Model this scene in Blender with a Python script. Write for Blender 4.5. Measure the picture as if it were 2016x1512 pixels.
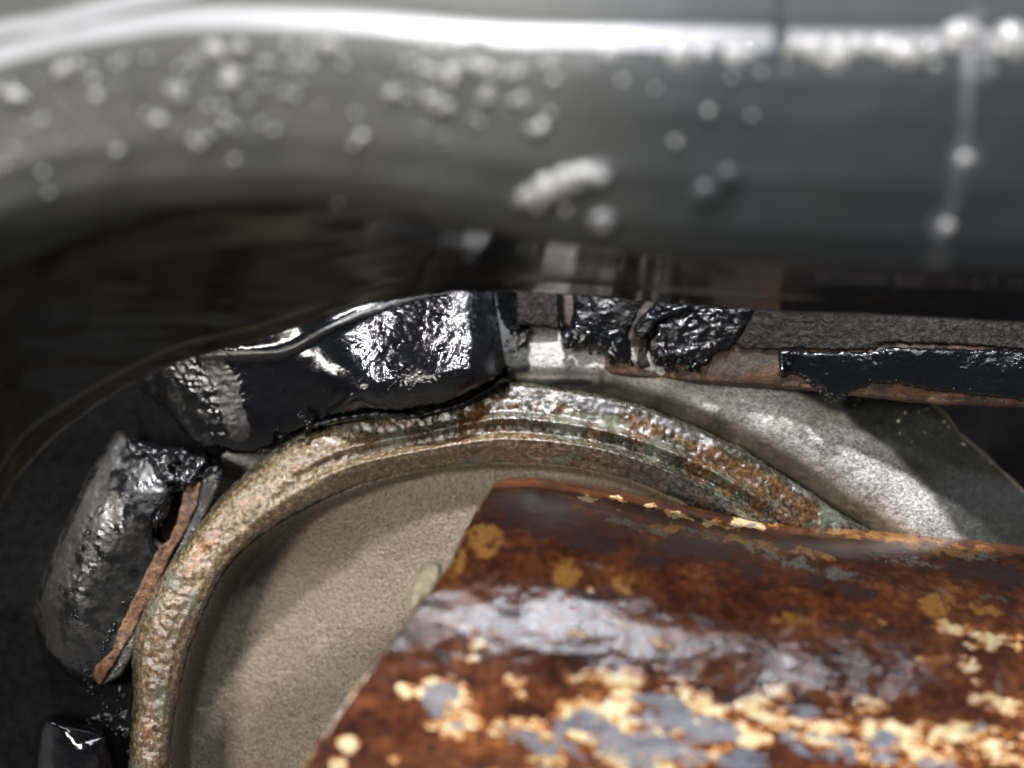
import bpy, math, random
import numpy as np
from mathutils import Vector

for o in list(bpy.data.objects): bpy.data.objects.remove(o, do_unlink=True)
scene = bpy.context.scene
col = scene.collection
H = 0.60                       # height of the lens above the floor (m)
K, CX, CY = 1456.0, 1008.0, 756.0   # focal length and centre of the photograph, in its pixels

# ------------------------------------------------------------------ camera
cam = bpy.data.cameras.new('camera'); cam.lens = 26; cam.sensor_width = 36
cam.clip_start = 0.005; cam.clip_end = 50
cam.dof.use_dof = True; cam.dof.focus_distance = 0.192; cam.dof.aperture_fstop = 2.95
camo = bpy.data.objects.new('camera', cam); col.objects.link(camo)
camo.location = (0, 0, H); camo.rotation_euler = (math.radians(90), 0, 0)
scene.camera = camo
scene.view_settings.view_transform = 'Standard'; scene.view_settings.look = 'None'
scene.view_settings.exposure = 0.0; scene.view_settings.gamma = 1.0
scene.render.engine = 'CYCLES'
scene.cycles.use_denoising = True
scene.cycles.max_bounces = 6; scene.cycles.diffuse_bounces = 3; scene.cycles.glossy_bounces = 4
scene.cycles.sample_clamp_indirect = 6; scene.cycles.blur_glossy = 0.1

# ------------------------------------------------------------------ light
w = bpy.data.worlds.new('World'); scene.world = w; w.use_nodes = True
w.node_tree.nodes['Background'].inputs[0].default_value = (0.90, 0.95, 1.0, 1)
w.node_tree.nodes['Background'].inputs[1].default_value = 0.06

def lamp(name, loc, target, sx, sy, power, color):
    l = bpy.data.lights.new(name, 'AREA'); l.shape = 'RECTANGLE'; l.size = sx; l.size_y = sy
    l.energy = power; l.color = color
    o = bpy.data.objects.new(name, l); col.objects.link(o)
    o.location = loc
    d = Vector(target) - Vector(loc)
    o.rotation_euler = d.to_track_quat('-Z', 'Y').to_euler()
    return o
T = (0.0, 0.19, H - 0.02)
lamp('window_light', (0.22, -0.72, H + 0.86), T, 0.80, 0.06, 9.5, (0.88, 0.92, 1.0))
lamp('hand_lamp', (-0.46, -0.38, H + 0.14), T, 0.17, 0.17, 4.9, (1.0, 0.94, 0.86))
lamp('overhead_lamp', (0.03, -0.20, H + 1.00), T, 0.10, 0.06, 27.0, (0.97, 0.97, 1.0))
lamp('back_light', (0.05, 1.75, H + 1.40), T, 1.10, 0.42, 45.0, (0.93, 0.94, 1.0))  # unseen source added behind for the grazing light on the panel's top flange

# ------------------------------------------------------------------ numpy noise
_rng = np.random.RandomState(7)
_perm = _rng.permutation(512).astype(np.int64)
_perm = np.concatenate([_perm, _perm])
_ang = _rng.rand(1024) * 2 * np.pi
def perlin(x, y, seed=0):
    xi = np.floor(x).astype(np.int64); yi = np.floor(y).astype(np.int64)
    xf = x - xi; yf = y - yi
    u = xf*xf*xf*(xf*(xf*6-15)+10); v = yf*yf*yf*(yf*(yf*6-15)+10)
    def g(ix, iy, dx, dy):
        a = _ang[_perm[(_perm[(ix + seed*37) & 511] + iy) & 511]]
        return np.cos(a)*dx + np.sin(a)*dy
    n00 = g(xi, yi, xf, yf); n10 = g(xi+1, yi, xf-1, yf)
    n01 = g(xi, yi+1, xf, yf-1); n11 = g(xi+1, yi+1, xf-1, yf-1)
    return ((n00*(1-u)+n10*u)*(1-v) + (n01*(1-u)+n11*u)*v) * 1.5
def fbm(X, Y, wl, octv=4, seed=0, gain=0.5, sx=1.0, ang=0.0):
    c, s = math.cos(ang), math.sin(ang)
    A = (X*c + Y*s) / (wl*sx); B = (-X*s + Y*c) / wl
    out = 0; a = 1.0; f = 1.0; t = 0
    for i in range(octv):
        out = out + a*perlin(A*f+i*17.3, B*f+i*9.1, seed+i); t += a; a *= gain; f *= 2.03
    return out / t
def ridged(X, Y, wl, octv=3, seed=0, sx=1.0, ang=0.0):
    c, s = math.cos(ang), math.sin(ang)
    A = (X*c + Y*s) / (wl*sx); B = (-X*s + Y*c) / wl
    out = 0; a = 1.0; f = 1.0; t = 0
    for i in range(octv):
        out = out + a*(1-2*np.abs(perlin(A*f+i*7.7, B*f+i*3.1, seed+i))); t += a; a *= .5; f *= 2.03
    return out / t
def nf(X, Y, wl, octv, seed, gain=.5, sx=1.0, ang=0.0):
    f = fbm(X, Y, wl, octv, seed, gain, sx, ang); return (f-f.mean())/(f.std()+1e-9)
def sstep(a, b, x):
    t = np.clip((x-a)/(b-a), 0, 1); return t*t*(3-2*t)
def spline(pts, n=14, closed=False):
    P = [np.array(p, float) for p in pts]
    if closed: Q = [P[-1]] + P + [P[0], P[1]]
    else: Q = [2*P[0]-P[1]] + P + [2*P[-1]-P[-2]]
    out = []
    for i in range(1, len(Q)-2):
        p0, p1, p2, p3 = Q[i-1:i+3]
        for k in range(n):
            t = k/n
            out.append(0.5*((2*p1)+(-p0+p2)*t+(2*p0-5*p1+4*p2-p3)*t*t+(-p0+3*p1-3*p2+p3)*t**3))
    if not closed: out.append(P[-1])
    return np.array(out)
def curve_y(pts, X):
    s = spline(pts, 10); o = np.argsort(s[:, 0]); return np.interp(X, s[o, 0], s[o, 1])
def dist_line(X, Y, P, closed=False):
    sh = X.shape; x = X.ravel(); y = Y.ravel()
    P = np.asarray(P, float); n = len(P) if closed else len(P)-1
    best = np.full(x.shape, 1e18)
    for i in range(n):
        a = P[i]; b = P[(i+1) % len(P)]; d = b-a; L = d@d + 1e-9
        t = np.clip(((x-a[0])*d[0]+(y-a[1])*d[1])/L, 0, 1)
        q = (x-a[0]-t*d[0])**2 + (y-a[1]-t*d[1])**2
        np.minimum(best, q, out=best)
    return np.sqrt(best).reshape(sh)
def inside(X, Y, P):
    x = X.ravel(); y = Y.ravel(); c = np.zeros(x.shape, bool)
    j = len(P)-1
    for i in range(len(P)):
        xi, yi = P[i]; xj, yj = P[j]
        if yi != yj:
            m = ((yi > y) != (yj > y)) & (x < (xj-xi)*(y-yi)/(yj-yi)+xi)
            c ^= m
        j = i
    return c.reshape(X.shape)
def sdf(X, Y, P):
    d = dist_line(X, Y, P, True); return np.where(inside(X, Y, P), d, -d)
def tps(ctrl):
    C = np.array([c[:2] for c in ctrl], float)/1000; v = np.array([c[2] for c in ctrl])
    n = len(C); r = np.sqrt(((C[:, None]-C[None])**2).sum(-1))
    Kk = np.where(r > 0, r*r*np.log(r+1e-12), 0) + np.eye(n)*1e-4
    Pm = np.c_[np.ones(n), C]; A = np.zeros((n+3, n+3)); A[:n, :n] = Kk; A[:n, n:] = Pm; A[n:, :n] = Pm.T
    if n < 4:
        s, *_ = np.linalg.lstsq(Pm, v, rcond=None)
        return lambda X, Y: s[0]+s[1]*X/1000+s[2]*Y/1000
    s = np.linalg.solve(A, np.r_[v, 0, 0, 0])
    def f(X, Y):
        x = X/1000; y = Y/1000; out = s[n]+s[n+1]*x+s[n+2]*y
        for i in range(n):
            q = (x-C[i, 0])**2+(y-C[i, 1])**2
            out = out + s[i]*0.5*q*np.log(q+1e-12)
        return out
    return f
def blobs(X, Y, lst, warp=0, wl=40, seed=3):
    if warp:
        X2 = X + warp*fbm(X, Y, wl, 4, seed); Y2 = Y + warp*fbm(X, Y, wl, 4, seed+9)
    else: X2, Y2 = X, Y
    out = np.zeros(X.shape)
    for b in lst:
        px, py, rx, ry = b[:4]; a = math.radians(b[4]) if len(b) > 4 else 0; st = b[5] if len(b) > 5 else 1
        c, s = math.cos(a), math.sin(a); dx = X2-px; dy = Y2-py
        q = ((dx*c+dy*s)/rx)**2 + ((-dx*s+dy*c)/ry)**2
        np.maximum(out, st*np.clip(1.3-q*1.0, 0, 1), out=out)
    return out
def unproj(X, Y, D): return np.stack([(X-CX)/K*D, D, H-(Y-CY)/K*D], -1)

# ------------------------------------------------------------------ object helpers
def thing(name, at, label, cat, group=None):
    p = unproj(np.array(at[0]), np.array(at[1]), np.array(at[2]))
    o = bpy.data.objects.new(name, None); col.objects.link(o)
    o.location = p; o.empty_display_size = 0.01; o['label'] = label; o['category'] = cat
    if group: o['group'] = group
    return o
def link_mesh(name, V, F, mat, parent, attrs=None, label=None, kind=None):
    V = np.asarray(V, np.float64)
    if parent is not None: V = V - np.array(parent.location)
    me = bpy.data.meshes.new(name)
    me.from_pydata(V.tolist(), [], F if isinstance(F, list) else F.tolist())
    me.polygons.foreach_set('use_smooth', np.ones(len(me.polygons), bool))
    for k, v in (attrs or {}).items():
        a = me.attributes.new(k, 'FLOAT', 'POINT'); a.data.foreach_set('value', np.asarray(v, np.float32))
    me.materials.append(mat); me.update()
    o = bpy.data.objects.new(name, me); col.objects.link(o); o.parent = parent
    if label: o['label'] = label
    if kind: o['kind'] = kind
    return o
def sheet(name, outline, depth, mat, parent, step=3.0, edge=(6, .002), edge_noise=(0, 20), thick=.004,
          disp=None, attrs=None, label=None, kind=None, seed=0, clip=(-120, 2140, -100, 1640), smooth_outline=0):
    """a shaped plate: outline in photo pixels, depth(X, Y) in metres, rolled edges, real thickness behind"""
    P = np.array(outline, float)
    if smooth_outline: P = spline(outline, smooth_outline, True)
    x0, y0 = P.min(0)-12; x1, y1 = P.max(0)+12
    x0 = max(x0, clip[0]); x1 = min(x1, clip[1]); y0 = max(y0, clip[2]); y1 = min(y1, clip[3])
    xs = np.arange(x0, x1+step, step); ys = np.arange(y0, y1+step, step)
    X, Y = np.meshgrid(xs, ys)
    S = sdf(X, Y, P)
    if edge_noise[0]: S = S + edge_noise[0]*fbm(X, Y, edge_noise[1], 4, seed+50)
    keep = S > -0.75*step*1.2
    gy, gx = np.gradient(S, step); gn = np.sqrt(gx*gx+gy*gy)+1e-6
    mv = np.where(S < 0, -S, 0)
    X = X + mv*gx/gn; Y = Y + mv*gy/gn; S = np.maximum(S, 0)
    D = depth(X, Y) if callable(depth) else np.full(X.shape, depth)
    if disp is not None: D = D - disp(X, Y, S)
    t = np.clip(S/edge[0], 0, 1); D = D + edge[1]*(1-np.sqrt(np.clip(1-(1-t)**2, 0, 1)))
    V = unproj(X, Y, D)
    idx = np.full(X.shape, -1); q = keep[:-1, :-1] & keep[1:, :-1] & keep[:-1, 1:] & keep[1:, 1:]
    use = np.zeros(X.shape, bool); use[:-1, :-1] |= q; use[1:, :-1] |= q; use[:-1, 1:] |= q; use[1:, 1:] |= q
    idx[use] = np.arange(use.sum())
    jj, ii = np.nonzero(q)
    F = np.stack([idx[jj, ii], idx[jj+1, ii], idx[jj+1, ii+1], idx[jj, ii+1]], 1)
    Vf = V[use]
    # skirt: boundary edges pushed back
    E = np.concatenate([F[:, [0, 1]], F[:, [1, 2]], F[:, [2, 3]], F[:, [3, 0]]])
    n = len(Vf)
    key = np.minimum(E[:, 0], E[:, 1]).astype(np.int64)*n + np.maximum(E[:, 0], E[:, 1])
    u, inv, cnt = np.unique(key, return_inverse=True, return_counts=True)
    Bd = E[cnt[inv] == 1]
    bv = np.unique(Bd); remap = np.full(n, -1); remap[bv] = n+np.arange(len(bv))
    Vc = Vf[bv]; O = np.array([0, 0, H]); Vb = O + (Vc-O)*(1+thick/Vc[:, 1:2])
    SK = np.stack([Bd[:, 1], Bd[:, 0], remap[Bd[:, 0]], remap[Bd[:, 1]]], 1)
    at = {}
    for k, f in (attrs or {}).items():
        a = f(X, Y, S)[use]; at[k] = np.r_[a, a[bv]]
    return link_mesh(name, np.r_[Vf, Vb], np.r_[F, SK], mat, parent, at, label, kind)

# ------------------------------------------------------------------ materials
class Mat:
    def __init__(s, name):
        s.m = bpy.data.materials.new(name); s.m.use_nodes = True; s.t = s.m.node_tree; s.n = s.t.nodes
        s.b = s.n['Principled BSDF']
        tc = s.n.new('ShaderNodeTexCoord'); v = s.n.new('ShaderNodeVectorMath'); v.operation = 'SCALE'
        v.inputs['Scale'].default_value = 1000.0; s.t.links.new(tc.outputs['Object'], v.inputs[0]); s.co = v.outputs[0]
    def L(s, a, b):
        if isinstance(a, (int, float)): b.default_value = (a, a, a, 1) if b.type == 'RGBA' else a
        elif isinstance(a, tuple): b.default_value = (*a, 1) if len(a) == 3 else a
        else: s.t.links.new(a, b)
    def noise(s, scale, detail=4, rough=.55, stretch=None, dist=0, off=0):
        nd = s.n.new('ShaderNodeTexNoise'); nd.inputs['Scale'].default_value = scale
        nd.inputs['Detail'].default_value = detail; nd.inputs['Roughness'].default_value = rough
        nd.inputs['Distortion'].default_value = dist
        co = s.co
        if stretch or off:
            mp = s.n.new('ShaderNodeMapping'); s.t.links.new(co, mp.inputs[0])
            if stretch:
                mp.inputs['Scale'].default_value = stretch[:3]
                if len(stretch) > 3: mp.inputs['Rotation'].default_value = (0, math.radians(stretch[3]), 0)
            mp.inputs['Location'].default_value = (off, off*1.7, 0); co = mp.outputs[0]
        s.t.links.new(co, nd.inputs['Vector']); return nd.outputs['Fac']
    def vor(s, scale, feat='F1', rnd=1):
        nd = s.n.new('ShaderNodeTexVoronoi'); nd.inputs['Scale'].default_value = scale; nd.feature = feat
        nd.inputs['Randomness'].default_value = rnd
        s.t.links.new(s.co, nd.inputs['Vector']); return nd.outputs['Distance']
    def attr(s, name):
        nd = s.n.new('ShaderNodeAttribute'); nd.attribute_name = name; return nd.outputs['Fac']
    def ramp(s, f, stops, interp='LINEAR'):
        nd = s.n.new('ShaderNodeValToRGB'); cr = nd.color_ramp; cr.interpolation = interp
        while len(cr.elements) < len(stops): cr.elements.new(1.0)
        for e, (p, c) in zip(cr.elements, stops):
            e.position = p; e.color = (*c, 1) if isinstance(c, tuple) else (c, c, c, 1)
        s.L(f, nd.inputs[0]); return nd.outputs[0]
    def mix(s, f, a, b, mode='MIX'):
        nd = s.n.new('ShaderNodeMix'); nd.data_type = 'RGBA'; nd.blend_type = mode
        s.L(f, nd.inputs[0]); s.L(a, nd.inputs[6]); s.L(b, nd.inputs[7]); return nd.outputs[2]
    def math(s, op, a, b=0.0, c=None, clamp=False):
        nd = s.n.new('ShaderNodeMath'); nd.operation = op; nd.use_clamp = clamp
        s.L(a, nd.inputs[0]); s.L(b, nd.inputs[1])
        if c is not None: s.L(c, nd.inputs[2])
        return nd.outputs[0]
    def rng(s, f, a, b, c=0.0, d=1.0):
        nd = s.n.new('ShaderNodeMapRange'); nd.interpolation_type = 'SMOOTHSTEP'; s.L(f, nd.inputs[0])
        for i, v in enumerate((a, b, c, d)): nd.inputs[i+1].default_value = v
        return nd.outputs[0]
    def bump(s, h, dist_mm, strength=1.0, normal=None):
        nd = s.n.new('ShaderNodeBump'); nd.inputs['Strength'].default_value = strength
        nd.inputs['Distance'].default_value = dist_mm*0.001
        s.L(h, nd.inputs['Height'])
        if normal is not None: s.t.links.new(normal, nd.inputs['Normal'])
        return nd.outputs[0]
    def out(s, color, rough, normal=None, metal=0.0, coat=0.0, coat_rough=.1, spec=0.5):
        s.L(color, s.b.inputs['Base Color']); s.L(rough, s.b.inputs['Roughness']); s.L(metal, s.b.inputs['Metallic'])
        s.L(coat, s.b.inputs['Coat Weight']); s.L(coat_rough, s.b.inputs['Coat Roughness'])
        s.L(spec, s.b.inputs['Specular IOR Level'])
        if normal is not None: s.t.links.new(normal, s.b.inputs['Normal']); s.t.links.new(normal, s.b.inputs['Coat Normal'])
        return s.m

def m_panel():
    m = Mat('worn_black_panel_paint')
    n1 = m.noise(.03, 5, .6); n2 = m.noise(.5, 4)
    blue = m.attr('blue'); face_sheen = m.attr('face_sheen'); sc = m.attr('scratch_glint')
    sheen_grey = m.mix(blue, (.085, .085, .074), (.022, .026, .033))  # grey standing for the surroundings reflected in the black paint
    sheen_grey = m.mix(m.rng(n1, .35, .65), sheen_grey, m.mix(.5, sheen_grey, (.035, .038, .035)))
    c = m.mix(face_sheen, (.010, .010, .009), sheen_grey)
    c = m.mix(sc, c, m.mix(blue, (.32, .32, .33), (.12, .12, .13)))  # scratches, and the highlight painted on the rolled edge
    r = m.math('ADD', m.math('MULTIPLY', face_sheen, .30), m.rng(n2, .3, .7, .10, .15))
    return m.out(c, r, m.bump(n2, .05, .5), spec=m.math('ADD', m.math('ADD', .27, m.math('MULTIPLY', face_sheen, -.21)), m.math('MULTIPLY', sc, .6)))
def m_tar():
    m = Mat('wet_black_underseal')
    n1 = m.noise(.52, 4, .52, (1, 1, 1.9, 35), .9); n2 = m.noise(2.2, 2, .5); v = m.vor(1.1)
    dry = m.attr('dry')
    n3 = m.noise(.25, 6, .6)
    dm = m.rng(m.math('ADD', dry, m.math('MULTIPLY', m.math('SUBTRACT', n3, .5), .9)), .35, .62)
    dc = m.ramp(m.noise(.6, 6, .65), [(.3, (.007, .007, .0065)), (.55, (.017, .016, .014)), (.75, (.042, .036, .031))])
    c = m.mix(dm, (.0045, .005, .0065), dc)
    r = m.math('ADD', m.math('MULTIPLY', dm, .34), m.rng(n3, .3, .7, .08, .16))
    h = m.math('ADD', m.math('MULTIPLY', n1, 1.0), m.math('MULTIPLY', n2, .10))
    h = m.math('ADD', h, m.math('MULTIPLY', m.rng(v, 0, .30), .14))
    wr = m.attr('wrinkle')
    nb = m.n.new('ShaderNodeBump'); m.L(h, nb.inputs['Height']); nb.inputs['Distance'].default_value = .0008
    m.L(m.math('ADD', m.math('MULTIPLY', wr, .55), .02, clamp=True), nb.inputs['Strength'])
    return m.out(c, r, nb.outputs[0], spec=.7)
def m_bead():
    m = Mat('glossy_tar_bead')
    n = m.noise(.8, 3)
    return m.out((.004, .0042, .005), .09, m.bump(n, .35, .6), spec=.6)
def m_railrust():
    m = Mat('bare_rusty_rail_steel')
    n = m.noise(.35, 8, .65, (.35, 1, 1.3)); n2 = m.noise(1.6, 5, .6)
    c = m.ramp(n, [(.28, (.018, .012, .009)), (.45, (.050, .030, .020)), (.60, (.115, .055, .028)), (.78, (.26, .15, .08))])
    c = m.mix(m.attr('grey'), c, m.ramp(n2, [(.3, (.030, .022, .018)), (.7, (.115, .088, .072))]))
    return m.out(c, .38, m.bump(n2, .35, .8), spec=.5)
def m_brown():
    m = Mat('matt_grey_brown_underseal')
    n = m.noise(.7, 7, .65); n2 = m.noise(2.2, 4, .6); k = m.noise(.22, 5, .5, None, .8)
    c = m.ramp(n, [(.28, (.005, .0045, .004)), (.5, (.021, .017, .014)), (.72, (.075, .062, .052))])
    crack = m.rng(m.math('ABSOLUTE', m.math('SUBTRACT', k, .5)), .0, .012)
    c = m.mix(crack, (.012, .010, .009), c)
    return m.out(c, .40, m.bump(m.math('ADD', m.math('ADD', n, m.math('MULTIPLY', n2, .4)), m.math('MULTIPLY', crack, .25)), .8, .9), spec=.22)
def m_zinc():
    m = Mat('weathered_zinc_plate')
    n = m.noise(.42, 5, .65, (1, 1, 1.6, -30), .4); n2 = m.noise(1.0, 5, .68, (1, 1, 1.8, -35), .6); n3 = m.noise(.08, 5, .6)
    c = m.ramp(n2, [(.34, (.10, .095, .085)), (.43, (.27, .26, .245)), (.52, (.50, .49, .47)), (.68, (.76, .75, .73))])
    worm = m.rng(m.math('ABSOLUTE', m.math('SUBTRACT', n, .5)), .004, .04)
    c = m.mix(m.math('MULTIPLY', m.math('SUBTRACT', 1.0, worm), .75), c, (.10, .095, .085))
    c = m.mix(m.rng(n3, .50, .70, 0, .35), c, (.36, .31, .20))
    brown = m.rng(m.math('ADD', m.attr('brown'), m.math('MULTIPLY', m.math('SUBTRACT', n3, .5), .5)), .3, .8)
    c = m.mix(m.math('MULTIPLY', brown, .88), c, m.ramp(n, [(.35, (.045, .036, .020)), (.6, (.13, .105, .062)), (.75, (.24, .22, .17))]))
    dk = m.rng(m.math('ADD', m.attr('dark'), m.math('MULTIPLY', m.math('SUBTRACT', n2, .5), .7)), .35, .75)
    c = m.mix(m.math('MULTIPLY', m.attr('lit_gap'), .85), c, m.ramp(n2, [(.36, (.16, .155, .14)), (.45, (.42, .41, .38)), (.56, (.62, .61, .58))]))  # paler zinc: the light falling into the gap, painted in
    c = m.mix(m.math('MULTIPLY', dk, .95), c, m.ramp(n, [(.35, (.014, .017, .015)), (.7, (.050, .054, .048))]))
    rim = m.rng(m.math('ADD', m.attr('rim'), m.math('MULTIPLY', m.math('SUBTRACT', n2, .5), 1.0)), .35, .8)
    c = m.mix(rim, c, (.26, .22, .15))
    sp = m.rng(m.vor(1.4), .03, .12)
    c = m.mix(sp, (.75, .72, .62), c)
    r = m.math('SUBTRACT', .50, m.math('MULTIPLY', brown, .2))
    return m.out(c, r, m.bump(m.math('ADD', n, n2), .40, .8), spec=.5)
def m_ring():
    m = Mat('wet_corroded_ring_steel')
    n = m.noise(.16, 8, .68); n2 = m.noise(.8, 6, .65); n3 = m.noise(.07, 4, .5, None, 0, 31)
    n4 = m.noise(2.2, 4, .65)
    tan = m.ramp(n2, [(.32, (.038, .024, .012)), (.5, (.135, .090, .048)), (.68, (.34, .26, .155))])
    grn = m.ramp(n2, [(.34, (.008, .008, .006)), (.52, (.040, .037, .024)), (.70, (.15, .14, .10))])
    rst = m.ramp(n2, [(.32, (.020, .011, .006)), (.52, (.085, .042, .018)), (.7, (.22, .12, .052))])
    a = m.attr('side')     # 0 crown (dark green), 1 left (tan)
    base = m.mix(m.rng(m.math('ADD', a, m.math('MULTIPLY', m.math('SUBTRACT', n, .5), 1.0)), .2, .8), grn, tan)
    rr = m.rng(m.math('ADD', m.attr('rust'), m.math('MULTIPLY', m.math('SUBTRACT', n, .5), 2.6)), .38, .70)
    c = m.mix(rr, base, rst)
    g2 = m.rng(m.math('ADD', n3, m.math('MULTIPLY', n2, .25)), .70, .78)
    c = m.mix(m.math('MULTIPLY', g2, .6), c, (.12, .15, .115))
    orn = m.attr('orange')
    oo = m.rng(m.math('ADD', orn, m.math('MULTIPLY', m.math('SUBTRACT', n2, .5), 2.2)), .10, 1.3)
    c = m.mix(oo, c, (.24, .105, .042))
    gl = m.rng(m.math('ADD', m.attr('slate'), m.math('MULTIPLY', m.math('SUBTRACT', n, .5), 1.1)), .4, .7)
    c = m.mix(gl, c, m.ramp(n2, [(.3, (.03, .03, .03)), (.7, (.17, .17, .17))]))
    h = m.math('ADD', m.math('MULTIPLY', n2, 1.0), m.math('MULTIPLY', n4, .22))
    return m.out(c, m.rng(n2, .3, .7, .14, .34), m.bump(h, .25, 1.0), spec=.7, coat=.7, coat_rough=.08)
def m_dish():
    m = Mat('sandy_tan_dish_steel')
    n = m.noise(.05, 6, .6); n2 = m.noise(1.1, 5, .6); v = m.vor(.7); v2 = m.vor(1.5)
    c = m.ramp(n2, [(.3, (.095, .073, .047)), (.55, (.170, .138, .094)), (.75, (.31, .26, .185))])
    c = m.mix(m.rng(n, .47, .60, 0, .38), c, (.17, .120, .090))
    c = m.mix(m.rng(m.noise(.12, 7, .7, (1, 1, .5, 25), 0, 55), .56, .66, 0, .25), c, (.33, .285, .20))
    c = m.mix(m.rng(n, .36, .46, .2, 0), c, (.28, .23, .16))
    sp = m.rng(v2, .04, .16, .8, 0)
    c = m.mix(sp, c, (.58, .52, .40))
    c = m.mix(m.rng(m.noise(.3, 6, .7, None, 0, 12), .62, .70, 0, .6), c, (.10, .075, .045))
    gm = m.rng(m.math('ADD', m.attr('grime_shade'), m.math('MULTIPLY', m.math('SUBTRACT', m.noise(.3, 6, .65, None, 0, 9), .5), 1.1)), .25, .75)  # spotted wet grime with the wall's shade painted in
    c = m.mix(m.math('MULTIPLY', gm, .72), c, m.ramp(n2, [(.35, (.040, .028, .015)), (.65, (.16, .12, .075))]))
    h = m.math('ADD', n2, m.math('MULTIPLY', m.rng(v, 0, .3, 1, 0), .6))
    return m.out(c, m.rng(n2, .35, .65, .22, .42), m.bump(h, .55, .9), spec=.6)
def m_tube():
    m = Mat('oily_flaking_rusty_tube')
    n = m.noise(.11, 9, .66, (.62, 1, 1.25, 8)); n2 = m.noise(.55, 7, .65, (.8, 1, 1.1, 8)); n3 = m.noise(1.8, 4, .6)
    n5 = m.noise(.3, 6, .6, (.5, 1, 1.4, 8), 0, 44)
    f = m.math('ADD', m.math('MULTIPLY', n, .6), m.math('MULTIPLY', n2, .4))
    c = m.ramp(f, [(.36, (.014, .0065, .005)), (.45, (.055, .016, .008)), (.53, (.100, .031, .012)), (.60, (.180, .064, .023)), (.70, (.31, .135, .050))])
    # dark, ochre, grey patches
    dk = m.rng(m.math('ADD', m.attr('dark'), m.math('MULTIPLY', m.math('SUBTRACT', n2, .5), 1.2)), .35, .7)
    c = m.mix(m.math('MULTIPLY', dk, .85), c, m.ramp(n3, [(.3, (.014, .010, .010)), (.7, (.060, .030, .024))]))
    sp = m.rng(m.math('ADD', n5, m.math('MULTIPLY', m.math('SUBTRACT', n3, .5), .25)), .56, .66)
    c = m.mix(m.math('MULTIPLY', sp, .7), c, (.020, .013, .012))
    oc = m.rng(m.math('ADD', m.attr('ochre'), m.math('MULTIPLY', m.math('SUBTRACT', n2, .5), 1.5)), .30, .90)
    c = m.mix(m.math('MULTIPLY', oc, .9), c, m.ramp(n3, [(.3, (.20, .085, .018)), (.7, (.40, .20, .05))]))
    gr = m.rng(m.math('ADD', m.attr('grey'), m.math('MULTIPLY', m.math('SUBTRACT', n2, .5), 2.4)), .38, .95)
    c = m.mix(m.math('MULTIPLY', gr, .9), c, m.ramp(n3, [(.35, (.040, .042, .036)), (.7, (.23, .225, .19))]))
    # paint: rust -> orange rim -> cream rim -> blue grey core
    p0 = m.math('ADD', m.attr('paint'), m.math('MULTIPLY', m.math('SUBTRACT', n2, .5), .55))
    p = m.math('ADD', p0, m.math('MULTIPLY', m.math('SUBTRACT', n3, .5), .55))
    c = m.mix(m.rng(p, .22, .40, 0, .85), c, (.46, .17, .035))
    cream = m.mix(m.rng(m.noise(.4, 5, .6, None, 0, 77), .42, .62, 0, .6), m.ramp(n3, [(.3, (.50, .35, .14)), (.5, (.74, .63, .38)), (.7, (.84, .79, .60))]), m.ramp(n3, [(.3, (.30, .12, .03)), (.6, (.62, .36, .12))]))
    c = m.mix(m.rng(p, .42, .47), c, cream)
    p2 = m.math('ADD', m.attr('core'), m.math('MULTIPLY', m.math('SUBTRACT', n2, .5), .4))
    p2 = m.math('ADD', p2, m.math('MULTIPLY', m.math('SUBTRACT', n3, .5), .6))
    core = m.rng(p2, .50, .545)
    spk = m.rng(m.vor(.85), .14, .22)
    scr = m.rng(m.math('ABSOLUTE', m.math('SUBTRACT', m.noise(.35, 2, .5, (.25, 1, 1.6, 60), .3, 5), .5)), .004, .011)
    keep = m.math('MULTIPLY', core, m.math('MULTIPLY', spk, scr))
    c = m.mix(keep, c, m.mix(m.rng(n, .4, .6), (.125, .135, .165), (.175, .18, .20)))
    c = m.mix(m.rng(m.attr('rim'), .35, .75, 0, .8), c, m.ramp(n3, [(.3, (.10, .075, .030)), (.7, (.34, .29, .18))]))
    h = m.math('ADD', m.math('MULTIPLY', n2, 1.1), m.math('MULTIPLY', n3, .30))
    h = m.math('ADD', h, m.math('MULTIPLY', m.rng(p, .40, .5), .20))
    flat = m.math('SUBTRACT', 1.0, m.math('MULTIPLY', keep, .8))
    nb = m.n.new('ShaderNodeBump'); m.L(h, nb.inputs['Height']); nb.inputs['Distance'].default_value = .0010
    m.L(m.math('MULTIPLY', flat, .13), nb.inputs['Strength'])
    r = m.mix(keep, m.rng(n2, .3, .7, .11, .24), .34)
    return m.out(c, r, nb.outputs[0], spec=.8, coat=.6, coat_rough=.05)
def m_plain(name, c, r, scale=.4, bump=.3, spec=.5):
    m = Mat(name); n = m.noise(scale, 6)
    cc = m.ramp(n, [(.3, tuple(x*.5 for x in c)), (.7, tuple(min(1, x*1.5) for x in c))])
    return m.out(cc, r, m.bump(n, bump, .7), spec=spec)
PANEL, TAR, BEAD, RAIL, BROWN, ZINC, RING, DISH, TUBE = (m_panel(), m_tar(), m_bead(), m_railrust(), m_brown(),
    m_zinc(), m_ring(), m_dish(), m_tube())
def m_edge():
    m = Mat('bare_rusted_edge'); n = m.noise(.5, 7, .65); n2 = m.noise(1.6, 5, .6)
    c = m.ramp(n, [(.33, (.022, .016, .013)), (.45, (.11, .055, .030)), (.58, (.22, .105, .052)), (.72, (.36, .26, .18))])
    return m.out(c, .34, m.bump(m.math('ADD', n, n2), .6, .9), spec=.6)
DARK = m_plain('black_underbody', (.004, .004, .004), .7, spec=.04)  # even near-black for the underbody and the seam wall
NIB = m_plain('pale_glint_nibs', (.30, .30, .29), .10, .3, .1)  # pale colour stands in for the glints on the nibs
EDGE = m_edge()
NOD = m_plain('sandy_corrosion_nodule', (.40, .36, .25), .35, 1.2, .8)
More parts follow.
